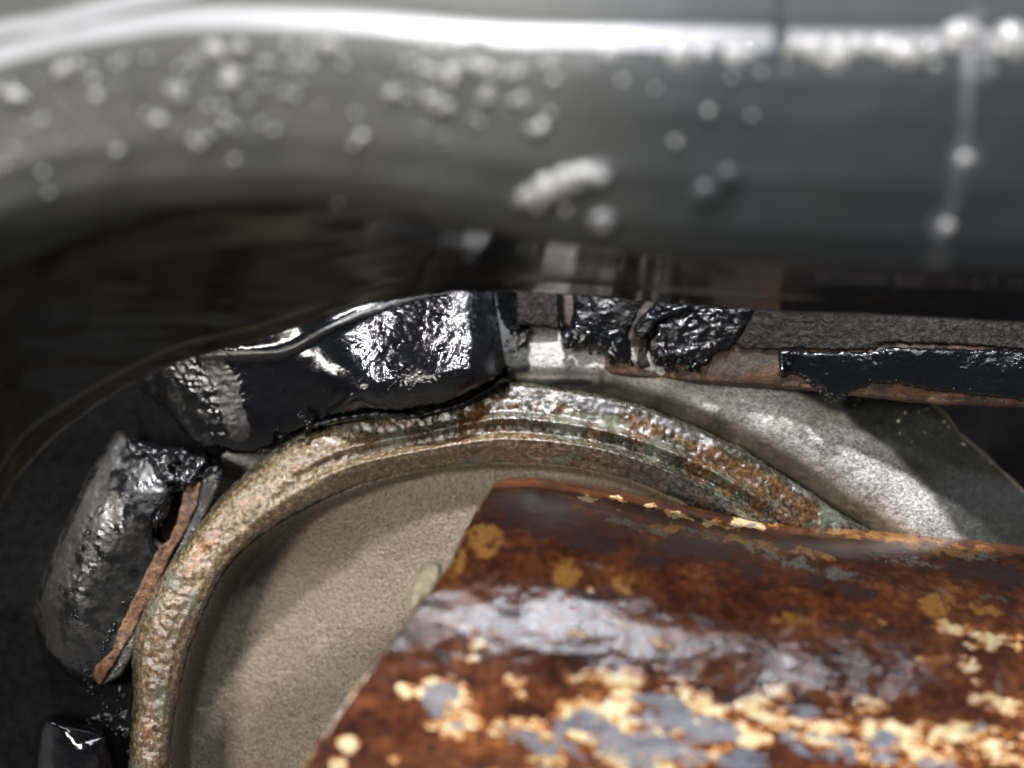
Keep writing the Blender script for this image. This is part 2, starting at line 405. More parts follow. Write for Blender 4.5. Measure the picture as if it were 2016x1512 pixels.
FLOOR = m_plain('stained_concrete_floor', (.16, .155, .145), .8, .01, .5)

def beads(name, pts, mat, parent, kind='stuff', lo=1, squash=.75):
    """many small domes joined into one mesh; pts = (px, py, depth, radius in m)"""
    import bmesh
    bm = bmesh.new(); bmesh.ops.create_icosphere(bm, subdivisions=2, radius=1)
    bv = np.array([v.co[:] for v in bm.verts]); bf = np.array([[v.index for v in f.verts] for f in bm.faces]); bm.free()
    rr = np.random.RandomState(len(pts)); VV = []; FF = []; n = 0
    for (px, py, d, r) in pts:
        c = unproj(np.array(px), np.array(py), np.array(d))
        s = np.array([r*rr.uniform(.8, 1.3), r*squash, r*rr.uniform(.8, 1.2)])
        a = rr.uniform(0, np.pi); R = np.array([[np.cos(a), 0, -np.sin(a)], [0, 1, 0], [np.sin(a), 0, np.cos(a)]])
        VV.append((bv*s)@R.T + c); FF.append(bf+n); n += len(bv)
    return link_mesh(name, np.concatenate(VV), np.concatenate(FF), mat, parent, kind=kind)

# ================================================================== THE SETTING
def box(name, lo, hi, mat, kind='structure'):
    x0, y0, z0 = lo; x1, y1, z1 = hi
    V = [(x0,y0,z0),(x1,y0,z0),(x1,y1,z0),(x0,y1,z0),(x0,y0,z1),(x1,y0,z1),(x1,y1,z1),(x0,y1,z1)]
    F = [(0,3,2,1),(4,5,6,7),(0,1,5,4),(1,2,6,5),(2,3,7,6),(3,0,4,7)]
    o = link_mesh(name, V, F, mat, None, kind=kind); o.data.polygons.foreach_set('use_smooth', [False]*6); return o
box('ground', (-6, -6, -.05), (6, 6, 0), FLOOR)
def back_depth(X, Y): return .300 + .012*fbm(X, Y, 300, 3, 5)
ub = sheet('underbody', [(-700, 500), (2700, 500), (2700, 2000), (-700, 2000)], back_depth, DARK, None, step=22, thick=.02,
      clip=(-700, 2700, 500, 2000), kind='structure')

# ================================================================== ZINC SHIELD PLATE
valley = [(960, 752), (1060, 768), (1180, 765), (1300, 800), (1420, 855), (1560, 935), (1700, 1030), (1800, 1100)]
crest = [(1190, 742), (1340, 775), (1500, 840), (1650, 920), (1800, 1020), (1900, 1085)]
crease = [(1560, 740), (1640, 790), (1740, 850), (1850, 950), (1925, 1040), (1985, 1120)]
VL, CR, CS = spline(valley), spline(crest), spline(crease)
plate_base = tps([(430, 900, .216), (600, 860, .214), (1000, 600, .2115), (1060, 640, .2098), (1060, 700, .2076), (1170, 700, .2076), (1100, 740, .2062), (1180, 740, .2068), (1000, 740, .2085), (1100, 768, .2130), (980, 770, .2150),
    (1300, 775, .2064), (1400, 815, .2052), (1500, 860, .2042), (1600, 910, .2030), (1700, 975, .2015), (1800, 1050, .2000),
    (1400, 740, .2095), (1560, 740, .2095), (1640, 790, .2085), (1740, 850, .2080), (1850, 950, .2060), (1925, 1040, .2045),
    (1180, 770, .2170), (1300, 808, .2150), (1420, 862, .2130), (1560, 945, .2110), (1700, 1040, .2085), (1800, 1120, .207),
    (1840, 800, .2150), (1900, 860, .2150), (2010, 960, .2140), (2050, 1060, .2120), (900, 1000, .25), (1300, 1200, .24)])
zp = thing('zinc_plate', (1500, 850, .21), 'weathered grey-white zinc plate curving behind the ring and under the rusty rail', 'metal plate')
def plate_brown(X, Y, S):
    d = dist_line(X, Y, VL); a = np.exp(-(d/38)**2)*1.15
    a = np.maximum(a, .75*sstep(1640, 1700, X)*sstep(70, 20, dist_line(X, Y, np.array([(1640, 800), (1760, 810)]))))
    a = np.where(X < 1180, np.maximum(a*.5, sstep(1010, 985, X)), a)
    return a*np.where(X < 800, .35, 1)
def plate_dark(X, Y, S):  # black stain, plus painted shade on the side turned from the light
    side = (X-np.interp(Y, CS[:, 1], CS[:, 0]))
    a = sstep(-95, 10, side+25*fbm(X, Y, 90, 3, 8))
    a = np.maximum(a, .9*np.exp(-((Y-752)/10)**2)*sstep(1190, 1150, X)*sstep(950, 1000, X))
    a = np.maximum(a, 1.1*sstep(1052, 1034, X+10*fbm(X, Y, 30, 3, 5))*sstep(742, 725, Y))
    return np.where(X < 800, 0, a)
def plate_disp(X, Y, S):
    return .0006*fbm(X, Y, 60, 4, 3) + .0022*np.exp(-(dist_line(X, Y, np.array([(985, 738), (1190, 742)]))/9)**2)*-1
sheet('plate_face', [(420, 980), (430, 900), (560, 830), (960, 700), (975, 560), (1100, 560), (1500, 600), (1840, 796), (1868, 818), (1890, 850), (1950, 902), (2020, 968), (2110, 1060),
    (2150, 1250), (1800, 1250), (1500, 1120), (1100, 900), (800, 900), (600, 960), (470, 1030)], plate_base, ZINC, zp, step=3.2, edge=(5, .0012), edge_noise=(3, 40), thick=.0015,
    disp=plate_disp, attrs={'brown': plate_brown, 'dark': plate_dark, 'rim': lambda X, Y, S: sstep(9, 2, dist_line(X, Y, np.array([(1838, 797), (1868, 818), (1890, 850), (1950, 902), (2020, 968), (2110, 1060)]))), 'lit_gap': lambda X, Y, S: np.maximum(sstep(1035, 1055, X)*sstep(1250, 1190, X), np.exp(-(dist_line(X, Y, np.array([(1190, 740), (1400, 800)]))/22)**2))*sstep(758, 728, Y-np.maximum(X-1190, 0)*.28)})
rs = np.random.RandomState(3)
gp = []
for i in range(14):
    t = rs.rand()**.8; x = 1680+t*300+rs.randn()*8; y = np.interp(x, [1680, 1840, 1890, 1950, 2020], [792, 800, 856, 908, 975])+3+abs(rs.randn())*7
    gp.append((x, y, float(plate_base(np.array(x), np.array(y)))-.0001, rs.uniform(.00015, .0004)))
for x, y, r in ((1769, 829, .0006), (1772, 853, .0003), (1820, 851, .0003), (1795, 870, .0002), (1690, 786, .0004), (1682, 797, .0003)):
    gp.append((x, y, float(plate_base(np.array(x), np.array(y)))-.0002, r))
beads('grit', gp, NOD, zp)

# ================================================================== RING AND DISH
outer = [(262, 1720), (255, 1600), (253, 1500), (262, 1380), (262, 1270), (288, 1190), (340, 1100), (420, 995), (490, 925), (580, 858), (680, 818), (800, 800), (900, 770), (985, 752),
         (1100, 762), (1220, 785), (1330, 822), (1450, 878), (1560, 945), (1650, 1005), (1760, 1075), (1900, 1180), (2050, 1320), (2150, 1480)]
inner = [(335, 1720), (332, 1600), (332, 1500), (345, 1390), (368, 1290), (398, 1210), (440, 1125), (510, 1055), (600, 1000), (690, 960), (790, 932), (900, 915), (1010, 910),
         (1120, 918), (1240, 945), (1350, 990), (1450, 1045), (1560, 1120), (1700, 1240), (1800, 1400), (1850, 1600), (1850, 1720)]
wallb = [(392, 1720), (384, 1560), (380, 1470), (392, 1375), (416, 1285), (448, 1210), (492, 1130), (560, 1062), (640, 1015), (715, 980), (805, 948), (900, 930), (1000, 925), (1120, 934), (1240, 965), (1400, 1060), (1500, 1160), (1620, 1330), (1700, 1600), (1700, 1720)]
OUT, INN, WAL = spline(outer, 6), spline(inner, 6), spline(wallb, 6)
def ring_plane(X, Y): return .2035 - (Y-760)/750*.012
def ring_u(X, Y):
    do = dist_line(X, Y, OUT); di = dist_line(X, Y, INN)
    dd = np.where(inside(X, Y, np.r_[OUT, [[2150, 1800], [262, 1800]]]), do, -do)
    ii = np.where(inside(X, Y, np.r_[INN, [[1850, 1800], [335, 1800]]]), -di, di)
    return dd/(np.abs(dd)+np.abs(ii)+1e-6) * np.where(ii < 0, 0, 1) + np.where(ii < 0, 1, 0)
def ring_h(X, Y):
    u = ring_u(X, Y)
    top = sstep(500, 800, X)
    hL = np.interp(u, [0, .06, .2, .38, .46, .56, .75, .92, 1], [-.0050, -.0022, -.0002, .0005, .0006, .0008, .0007, -.0004, -.0020])
    u = u + 0*X
    hT = np.interp(u, [0, .06, .2, .36, .46, .54, .62, .71, .80, .9, 1], [-.0055, -.0030, -.0020, -.0012, .0014, -.0004, -.0003, .0027, .0016, -.0010, -.0030])
    return hL*(1-top)+hT*top
def ring_disp(X, Y, S):
    d = .00075*fbm(X, Y, 48, 4, 11, .55) + .00022*ridged(X, Y, 22, 3, 4)
    ru = ring_u(X, Y)
    return ring_h(X, Y) + d*1.25*np.interp(ru, [0, .05, .5, .6, .8, 1], [.4, 1, 1.1, .6, .5, .3])
rg = thing('ringed_dish', (1000, 1000, .205), 'round pressed steel dish with a wet corroded raised ring around its tan floor', 'metal dish')
rp = np.r_[OUT, INN[::-1]]
def ring_side(X, Y, S):
    u = ring_u(X, Y)
    a = sstep(1100, 380, X + (Y < 1100)*0)
    a = np.maximum(a, np.interp(u, [0, .5, .6, .8, 1], [0, .1, .6, .85, .9])*sstep(1500, 900, X))
    return np.clip(a*np.where(u < .12, .4, 1), 0, 1)
def ring_rust(X, Y, S):
    u = ring_u(X, Y); return np.interp(u, [0, .08, .2, .45, .6, .75, 1], [.1, .3, .65, .6, .5, .2, .35])*np.interp(X, [300, 550, 900, 1300, 1700], [.2, .35, .8, .95, 1.0])
def ring_orange(X, Y, S):
    u = ring_u(X, Y) + .10*fbm(X, Y, 60, 4, 61); return np.exp(-((u-.42)/.13)**2)*sstep(900, 430, X)*np.clip(.55+.9*fbm(X, Y, 70, 4, 66), 0, 1)
def ring_slate(X, Y, S):
    return blobs(X, Y, [(1180, 800, 60, 18, 10, .9), (1060, 785, 50, 10, 4, .6), (1340, 846, 90, 9, 25, .8), (1570, 960, 40, 8, 33, .6)], 10)
sheet('ring', rp, ring_plane, RING, rg, step=2.5, edge=(3, .0006), edge_noise=(5, 30), thick=.014, disp=ring_disp,
      attrs={'side': ring_side, 'rust': ring_rust, 'orange': ring_orange, 'slate': ring_slate}, clip=(200, 2140, 720, 1640))
def dish_depth(X, Y):
    di = dist_line(X, Y, INN); dw = dist_line(X, Y, WAL)
    inw = inside(X, Y, np.r_[WAL, [[1700, 1800], [392, 1800]]])
    ini = inside(X, Y, np.r_[INN, [[1850, 1800], [335, 1800]]])
    t = np.where(inw, 1.0, np.where(ini, di/(di+dw+1e-6), 0))
    deep = .0035 + .0105*sstep(1000, 450, X)*sstep(930, 1150, Y)
    wall = (1-np.cos(np.clip(t, 0, 1)*np.pi))*.5
    dome = -.0028*sstep(0, 260, np.where(inw, dw, 0))
    return ring_plane(X, Y) + .0036 + deep*wall + dome
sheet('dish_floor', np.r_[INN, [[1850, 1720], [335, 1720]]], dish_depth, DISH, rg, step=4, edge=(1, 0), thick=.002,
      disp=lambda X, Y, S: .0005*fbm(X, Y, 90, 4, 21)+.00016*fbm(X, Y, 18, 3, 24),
      attrs={'grime_shade': lambda X, Y, S: sstep(75, 20, dist_line(X, Y, INN))*sstep(1000, 500, X)*sstep(930, 1150, Y)*.85})  # grime plus painted shade along the left wall and corner

# ================================================================== RUSTY TUBE
sil = [(900, 938), (990, 940), (1060, 940), (1200, 962), (1330, 990), (1500, 1022), (1620, 1035), (1750, 1047), (1900, 1060), (2016, 1075), (2200, 1100)]
end = [(985, 944), (972, 952), (948, 985), (930, 1020), (905, 1062), (886, 1105), (862, 1142), (840, 1168), (815, 1196), (800, 1222), (770, 1262), (735, 1308), (700, 1352), (650, 1425), (600, 1500), (545, 1580), (510, 1640)]
R_T, DC = .052, .2005
def tube_depth(X, Y):
    ys = curve_y(sil, X)
    mT = -(ys-4-CY)/K; zc = mT*DC - R_T*np.sqrt(1+mT*mT)
    m = -(Y-CY)/K
    a = 1+m*m; b = -2*(m*zc+DC); c = zc*zc+DC*DC-R_T*R_T
    disc = np.maximum(b*b-4*a*c, 0)
    return (-b-np.sqrt(disc))/(2*a) + .0
tb = thing('rusty_tube', (1500, 1250, .17), 'thick rusty brown tube with flaking cream and blue-grey paint crossing the dish', 'tube')
flakes_core = [(872, 1378, 38, 42, 20), (905, 1420, 28, 22), (1010, 1448, 60, 22, 14), (1075, 1475, 30, 16), (1180, 1425, 100, 50, -8), (1290, 1400, 80, 42, 8), (1270, 1480, 140, 52, 6),
    (1400, 1440, 60, 34, 10), (1470, 1500, 90, 36, 8), (1620, 1470, 90, 30, 12, .85), (1750, 1468, 55, 36, 0, .95), (1580, 1400, 60, 12, 10, .7), (1840, 1500, 70, 22, 8, .8), (1240, 1560, 300, 50), (1920, 1430, 30, 14, 0, .8), (1480, 1030, 14, 5, 6, 1.0)]
flakes = [(868, 1380, 64, 58, 20), (915, 1425, 50, 36), (800, 1365, 22, 22), (1015, 1450, 90, 38, 14), (1080, 1475, 60, 32), (1200, 1420, 125, 68, -4), (1270, 1470, 190, 72, 4), (1205, 1340, 95, 26, 4),
    (1330, 1360, 90, 36, 22), (1300, 1265, 30, 10, 20, .6), (1420, 1440, 110, 46, 12), (1485, 1385, 34, 44, -20), (1620, 1440, 150, 42, 14), (1540, 1365, 45, 16, 20, .7), (1700, 1385, 70, 20, 10, .75), (1760, 1470, 130, 60, 6), (1900, 1470, 140, 58, 4), (1960, 1390, 90, 22, 10, .75),
    (1890, 1238, 62, 14, 9), (1985, 1262, 60, 16, 9), (1940, 1268, 40, 12, 9, .7), (1700, 1217, 44, 9, 10, .9), (1822, 1298, 44, 9, 6, .62), (1908, 1308, 20, 18), (1930, 1345, 14, 6, 0, .6), (942, 1262, 26, 20), (930, 1295, 16, 12), (965, 1245, 12, 9), (1010, 1346, 30, 13, 10), (1020, 1372, 14, 18),
    (688, 1465, 22, 20), (668, 1505, 22, 18), (775, 1495, 14, 12, 0, .7), (640, 1540, 18, 12), (1130, 1250, 30, 9, 10, .5), (1230, 1290, 50, 9, 12, .55), (1160, 1158, 12, 6, 0, .75), (1120, 1170, 9, 9, 0, .7),
    (1160, 982, 26, 5, 12, 1.35), (1222, 986, 26, 7, 16, 1.35), (1277, 998, 20, 6, 10, 1.35), (1330, 1013, 36, 8, 14, 1.35), (1425, 1030, 44, 11, 8, 1.35), (1500, 1030, 54, 13, 6, 1.35), (1265, 1006, 12, 3, 6, .8),
    (1218, 1004, 14, 2.5, 4), (1410, 1003, 14, 2.5, 4, .8), (1240, 1560, 400, 60)]
def tube_paint(X, Y, S):
    b = blobs(X, Y, flakes, 15, 26, 8)
    return b*.34 + (.06+.16*nf(X, Y, 42, 6, 71, .80, 2.4, .13))*sstep(0, .35, b)
def tube_core(X, Y, S):
    b = blobs(X, Y, flakes_core, 14, 60, 8)
    return b*.40 + (.22+.15*nf(X, Y, 60, 6, 91, .72, 2.2, .13))*sstep(0, .35, b)
def tube_ochre(X, Y, S): return (.88+.26*nf(X, Y, 40, 5, 93, .75))*blobs(X, Y, [(1120, 1130, 34, 30), (1228, 1150, 28, 20), (955, 1062, 42, 38), (900, 1110, 16, 40, 25, .7), (1845, 1190, 40, 28), (1940, 1202, 34, 13, 10), (1720, 1052, 120, 16, 6), (1850, 1078, 110, 18, 7),
    (1480, 1068, 60, 14, 14), (1310, 1040, 40, 10, 8), (1560, 1220, 50, 22, 0, .6), (1250, 1230, 60, 20, 10, .5), (1600, 1090, 60, 10, 8, .7)], 16)
def tube_dark(X, Y, S): return blobs(X, Y, [(1060, 1010, 90, 50, 20, .95), (1150, 1060, 90, 30, 15, .8), (1370, 1080, 90, 24, 8), (1280, 1105, 30, 16), (1690, 1165, 46, 14, 6), (1480, 1125, 20, 8), (1380, 1010, 200, 10, 12, .55),
    (1950, 1130, 110, 22, 8, .8), (1680, 1235, 60, 14, 10, .8), (1560, 1200, 40, 16, 0, .6), (1610, 1142, 20, 10), (1760, 1240, 40, 10, 0, .7), (1420, 1380, 40, 30, 0, .7), (1580, 1390, 36, 26, 20, .8), (1400, 1230, 60, 16, 10, .6)], 20)
def tube_grey(X, Y, S): return (.85+.30*nf(X, Y, 40, 5, 95, .75, 1.6, .13))*blobs(X, Y, [(1260, 1038, 70, 12, 12), (1390, 1052, 80, 13, 10), (1500, 1082, 70, 13, 16), (1570, 1112, 40, 13, 14), (1660, 1132, 50, 15, 12), (1790, 1105, 70, 15, 8), (1930, 1098, 60, 9, 8), (1820, 1165, 60, 9, 8, .9),
    (1690, 1290, 50, 20, 10, .8), (870, 1200, 26, 12, -40, .7), (1170, 1115, 22, 10, 30, .6), (1960, 1175, 40, 8, 8, .8)], 14)*.85
EN = spline(end, 6)
def tube_rim(X, Y, S): return sstep(9, 2, dist_line(X, Y, EN))*np.where(fbm(X, Y, 60, 3, 8) > -.15, 1, .4)
def tube_disp(X, Y, S):
    p = np.clip(tube_paint(X, Y, S), 0, .5)
    return .00045*fbm(X, Y, 120, 3, 31, .5, 1.5, .13) + .00010*fbm(X, Y, 26, 4, 35, .5, 1.6, .13) + .00012*sstep(.25, .4, p)
tube_out = [tuple(p) for p in EN] + [(2250, 1640), (2250, 1095)] + [tuple(p) for p in spline(sil, 6)[::-1] if p[0] > 1000]
sheet('tube_wall', tube_out, tube_depth, TUBE, tb, step=2.6, edge=(5, .0010), edge_noise=(2.5, 30), thick=.0035, disp=tube_disp,
      attrs={'paint': tube_paint, 'core': tube_core, 'ochre': tube_ochre, 'dark': tube_dark, 'grey': tube_grey, 'rim': tube_rim}, clip=(480, 2180, 900, 1620))
# corrosion nodule clinging to the cut edge
nd = [(848, 1106), (866, 1108), (872, 1120), (864, 1150), (838, 1180), (812, 1205), (806, 1190), (808, 1165), (814, 1140), (826, 1118)]
sheet('corrosion_nodule', nd, lambda X, Y: tube_depth(X, Y)+.0035, NOD, tb, step=2, edge=(18, .003), edge_noise=(5, 14), thick=.006,
      disp=lambda X, Y, S: .0008*fbm(X, Y, 12, 3, 2), smooth_outline=4)

# ================================================================== RAIL (upper right)
rl = thing('chassis_rail', (1500, 700, .198), 'rusty steel rail edge under torn black underseal at upper right', 'rail')
rail_depth = tps([(1000, 560, .2085), (1095, 640, .206), (1200, 740, .2052), (1100, 560, .2075), (1450, 560, .2040), (1450, 690, .2015), (1450, 755, .2015), (1800, 600, .198), (1800, 700, .1945), (1800, 780, .195), (2100, 620, .194), (2100, 700, .191), (2100, 820, .191)])
def rail_grey(X, Y, S): return blobs(X, Y, [(1500, 700, 60, 30), (1440, 715, 70, 18), (1300, 600, 300, 60)], 14)
sheet('rusty_web', [(1102, 540), (2180, 540), (2180, 828), (2016, 803), (1840, 797), (1700, 783), (1600, 770), (1500, 762), (1400, 755), (1300, 748), (1225, 741), (1200, 735), (1188, 724), (1190, 700), (1110, 640)], rail_depth, RAIL, rl, step=3, edge=(7, .0016),
      edge_noise=(2.0, 40), thick=.004, disp=lambda X, Y, S: .0004*fbm(X, Y, 40, 4, 14), attrs={'grey': rail_grey})
sheet('brown_underseal', [(1440, 585), (2180, 585), (2180, 700), (1990, 688), (1880, 680), (1735, 676), (1725, 690), (1640, 692), (1560, 688), (1500, 690), (1460, 688), (1425, 660)], lambda X, Y: rail_depth(X, Y)-.0006, BROWN, rl, step=3,
      edge=(7, .0012), edge_noise=(5, 18), thick=.003, disp=lambda X, Y, S: .0004*fbm(X, Y, 30, 4, 17)+.0002*ridged(X, Y, 14, 2, 5), label='matt grey-brown cracked underseal layer')
sheet('brown_underseal', [(1015, 555), (1094, 555), (1097, 600), (1099, 650), (1080, 646), (1050, 642), (1018, 640)], lambda X, Y: rail_depth(X, Y)-.0002, BROWN, rl, step=2.5, edge=(5, .001), edge_noise=(3, 14), thick=.004,
      disp=lambda X, Y, S: .00035*fbm(X, Y, 20, 4, 12), label='small matt brown underseal piece beside the bracket')
one = lambda v: (lambda X, Y, S: np.full(X.shape, v))
def tar_left_dry(X, Y, S): return sstep(700, 600, Y)*.50*sstep(1110, 1140, X)
def tardisp(a, wl, seed, rip=.0003):
    return lambda X, Y, S: a*fbm(X, Y, wl, 4, seed) + rip*ridged(X, Y, 16, 3, seed+2, 1.8, -.6)
sheet('tar_coat', [(1126, 555), (1290, 560), (1262, 612), (1246, 640), (1240, 668), (1248, 690), (1246, 712), (1228, 718), (1212, 716), (1198, 712), (1190, 700), (1168, 688), (1150, 692), (1128, 682), (1108, 680), (1103, 655), (1118, 640), (1126, 600)], lambda X, Y: rail_depth(X, Y)-.0014, TAR, rl,
      step=2.2, edge=(20, .0030), edge_noise=(5, 22), thick=.005, disp=tardisp(.0009, 30, 3, .00015), attrs={'dry': tar_left_dry, 'wrinkle': one(.7)}, label='torn wet underseal left of the crack')
sheet('tar_strip', [(1095, 555), (1126, 555), (1124, 610), (1118, 645), (1104, 655), (1099, 640), (1093, 600)], lambda X, Y: rail_depth(X, Y)+.001, TAR, rl, step=2.2, edge=(6, .002), thick=.003,
      attrs={'dry': one(0), 'wrinkle': one(.2)}, label='vertical glossy black strip')
sheet('tar_coat', [(1330, 560), (1520, 570), (1500, 610), (1475, 640), (1462, 668), (1440, 690), (1415, 700), (1395, 722), (1360, 724), (1335, 716), (1312, 730), (1290, 716), (1276, 690), (1272, 665), (1285, 648), (1278, 636), (1310, 620), (1322, 590)], lambda X, Y: rail_depth(X, Y)-.0018, TAR, rl,
      step=2.2, edge=(24, .0042), edge_noise=(6, 24), thick=.006,
      disp=lambda X, Y, S: .0011*fbm(X, Y, 30, 4, 6) + .00055*ridged(X, Y, 18, 3, 8, 2.2, -.55)*sstep(690, 640, Y) + .0016*np.clip(fbm(X, Y, 22, 3, 19), 0, 1)*sstep(650, 690, Y),
      attrs={'dry': lambda X, Y, S: .40*sstep(1420, 1480, X), 'wrinkle': one(1.0)}, label='lumpy wrinkled underseal curling off the rail')
sheet('peeled_flap', [(1300, 560), (1400, 575), (1372, 600), (1340, 618), (1310, 628), (1290, 640), (1280, 655), (1268, 668), (1252, 662), (1246, 645), (1262, 622), (1285, 600)], lambda X, Y: rail_depth(X, Y)-.0030, TAR, rl, step=2, edge=(9, .002),
      edge_noise=(3, 12), thick=.003, disp=tardisp(.0004, 24, 9, .0003), attrs={'dry': lambda X, Y, S: .6*blobs(X, Y, [(1275, 645, 22, 14, -30), (1330, 622, 40, 7, -30)]), 'wrinkle': one(.8)}, label='shiny folded flap of underseal')
sheet('tar_run', [(1262, 655), (1280, 652), (1278, 680), (1274, 700), (1284, 722), (1262, 728), (1252, 712), (1256, 690)], lambda X, Y: rail_depth(X, Y)-.0012, BROWN, rl, step=2, edge=(8, .0014), edge_noise=(2, 10), thick=.002, label='brown run between the two tar lumps')
sheet('tar_coat', [(1530, 690), (1560, 686), (1600, 692), (1640, 690), (1728, 690), (1745, 681), (1880, 684), (2000, 687), (2180, 696), (2180, 812), (2016, 790), (1920, 780), (1840, 772), (1760, 757), (1715, 758), (1690, 768), (1665, 780), (1652, 790), (1640, 793), (1632, 783), (1620, 765), (1600, 752), (1580, 742), (1560, 740), (1540, 746), (1534, 736)], lambda X, Y: rail_depth(X, Y)-.0010, TAR, rl,
      step=2.4, edge=(9, .0022), edge_noise=(4, 14), thick=.004, disp=tardisp(.0005, 60, 13, .00005), attrs={'dry': lambda X, Y, S: .30*fbm(X, Y, 70, 4, 33)+.12, 'wrinkle': one(.5)}, label='smooth black underseal ending in a pointed drip')
bp = []
rs = np.random.RandomState(5)
for (xa, ya), (xb, yb), n, r in [((1110, 672), (1195, 700), 8, .0009), ((1200, 715), (1245, 712), 5, .0007), ((1280, 690), (1320, 728), 10, .0010), ((1320, 712), (1400, 722), 6, .0009),
        ((1536, 742), (1560, 690), 16, .0005), ((1575, 738), (1635, 785), 16, .0006), ((1632, 785), (1660, 782), 9, .0007), ((1000, 620), (1015, 700), 12, .0005), ((1020, 640), (1045, 632), 6, .0004)]:
    for i in range(n):
        t = rs.rand(); x = xa+(xb-xa)*t+rs.randn()*3; y = ya+(yb-ya)*t+rs.randn()*4
        bp.append((x, y, float(rail_depth(np.array(x), np.array(y)))-.0016+rs.uniform(-.0004, .0004), r*rs.uniform(.5, 1.2)))
for x, y in ((1887, 702), (1943, 700), (1946, 714), (1975, 733), (1714, 749), (1765, 750), (1878, 766)):
    bp.append((x, y, float(rail_depth(np.array(x), np.array(y)))-.0012, .0004))
beads('tar_beads', bp, BEAD, rl)

# ================================================================== CENTRE BRACKET
cb = thing('pressed_bracket', (700, 720, .198), 'glossy black pressed steel bracket with rounded corner above the ring', 'bracket')
br_depth = tps([(250, 760, .221), (300, 740, .2105), (300, 850, .2170), (380, 860, .2095), (400, 700, .2055), (440, 860, .2060), (470, 895, .2075), (480, 690, .2030), (500, 800, .2048), (620, 660, .2000), (620, 780, .2012), (540, 870, .2060), (620, 832, .2035),
    (760, 600, .2070), (740, 700, .1997), (720, 775, .1945), (720, 805, .1990), (870, 560, .2080), (870, 680, .1988), (860, 750, .1932), (860, 792, .1975), (920, 560, .2080), (922, 680, .1990), (930, 735, .1945), (930, 772, .1970),
    (955, 560, .2110), (957, 680, .2015), (985, 560, .2150), (988, 690, .2070), (985, 735, .2040), (1008, 560, .2220), (1008, 720, .2110), (440, 650, .2020), (600, 600, .2020)])
def br_groove(X, Y): return dist_line(X, Y, spline([(400, 700), (480, 697), (560, 690), (640, 650), (720, 615), (800, 590), (880, 570)]))
def br_disp(X, Y, S):
    g = br_groove(X, Y)
    d = .0009*np.exp(-(g/9)**2)
    wz = sstep(640, 760, X)*sstep(960, 900, X)
    d = d + wz*(.00022*ridged(X, Y, 26, 3, 6, 2.4, -.65) + .00012*ridged(X, Y, 11, 2, 9, 1.3, -.6))
    d = d + .00035*fbm(X, Y, 70, 3, 3) + .0008*np.exp(-(dist_line(X, Y, spline([(690, 780), (670, 800), (650, 812), (672, 806), (705, 790), (735, 800), (790, 812)]))/5)**2)
    lf = sstep(520, 420, X); d = d + lf*(.0004*ridged(X, Y, 22, 3, 16))
    return d
def br_dry(X, Y, S):
    g = br_groove(X, Y)
    a = .95*np.exp(-(g/8)**2) + .9*np.exp(-(dist_line(X, Y, np.array([(415, 705), (440, 740), (455, 790), (470, 850)]))/(26))**2)
    a = np.maximum(a, .42*sstep(480, 400, X)); a = np.maximum(a, .5*blobs(X, Y, [(790, 785, 90, 16, -6)]))
    return a
def br_wr(X, Y, S): return np.clip(sstep(640, 760, X)*sstep(985, 930, X)*sstep(560, 640, Y+X*.12)*.55+.08 + .30*sstep(500, 430, X), 0, 1)
sheet('bracket_face', [(262, 760), (300, 735), (400, 650), (600, 555), (1012, 540), (1012, 660), (1006, 700), (1000, 728), (985, 742), (930, 770), (870, 795), (790, 808), (720, 806), (660, 822), (610, 838), (560, 862), (545, 852), (540, 876), (500, 895), (460, 893), (430, 882), (400, 882), (370, 862), (330, 812)],
      br_depth, TAR, cb, step=2.3, edge=(10, .0030), edge_noise=(3, 26), thick=.012, disp=br_disp, attrs={'dry': br_dry, 'wrinkle': br_wr})
sheet('added_tar_cover', [(975, 535), (1020, 535), (1022, 600), (1026, 640), (1046, 648), (1040, 668), (1028, 690), (1020, 712), (1004, 738), (975, 745)], tps([(975, 540, .2110), (1030, 540, .2068), (975, 740, .2095), (1005, 740, .2075), (1045, 650, .2066)]), TAR, cb, step=2, edge=(10, .0016),
      edge_noise=(9, 22), thick=.004, disp=lambda X, Y, S: .0007*fbm(X, Y, 26, 4, 81), attrs={'dry': one(.05), 'wrinkle': one(.4)}, label='added black tar sheet at the right side of the bracket')  # added sheet that blackens the brightly lit strip of plate here
sheet('weld_seam', [(600, 838), (660, 818), (740, 806), (830, 812), (905, 792), (985, 745), (1005, 748), (985, 760), (900, 805), (820, 824), (720, 824), (640, 838), (600, 850)], lambda X, Y: ring_plane(X, Y)-.0012, TAR, cb, step=2.3, edge=(8, .0022), edge_noise=(3, 16), thick=.006,
      attrs={'dry': one(.12), 'wrinkle': one(.6)}, label='thin lower lip of sealer')
bp = []
for (xa, ya), (xb, yb), n, r, dz in [((545, 850), (560, 870), 6, .0006, .2045), ((590, 815), (615, 840), 14, .0008, .2005), ((500, 893), (548, 876), 7, .0004, .2065)]:
    for i in range(n):
        t = rs.rand(); bp.append((xa+(xb-xa)*t+rs.randn()*4, ya+(yb-ya)*t+rs.randn()*4, dz, r*rs.uniform(.5, 1.2)))
for x, y in ((700, 660), (668, 668), (590, 735), (640, 770), (560, 760)): bp.append((x, y, float(br_depth(np.array(x), np.array(y)))-.0003, .0003))
beads('tar_beads', bp, BEAD, cb)

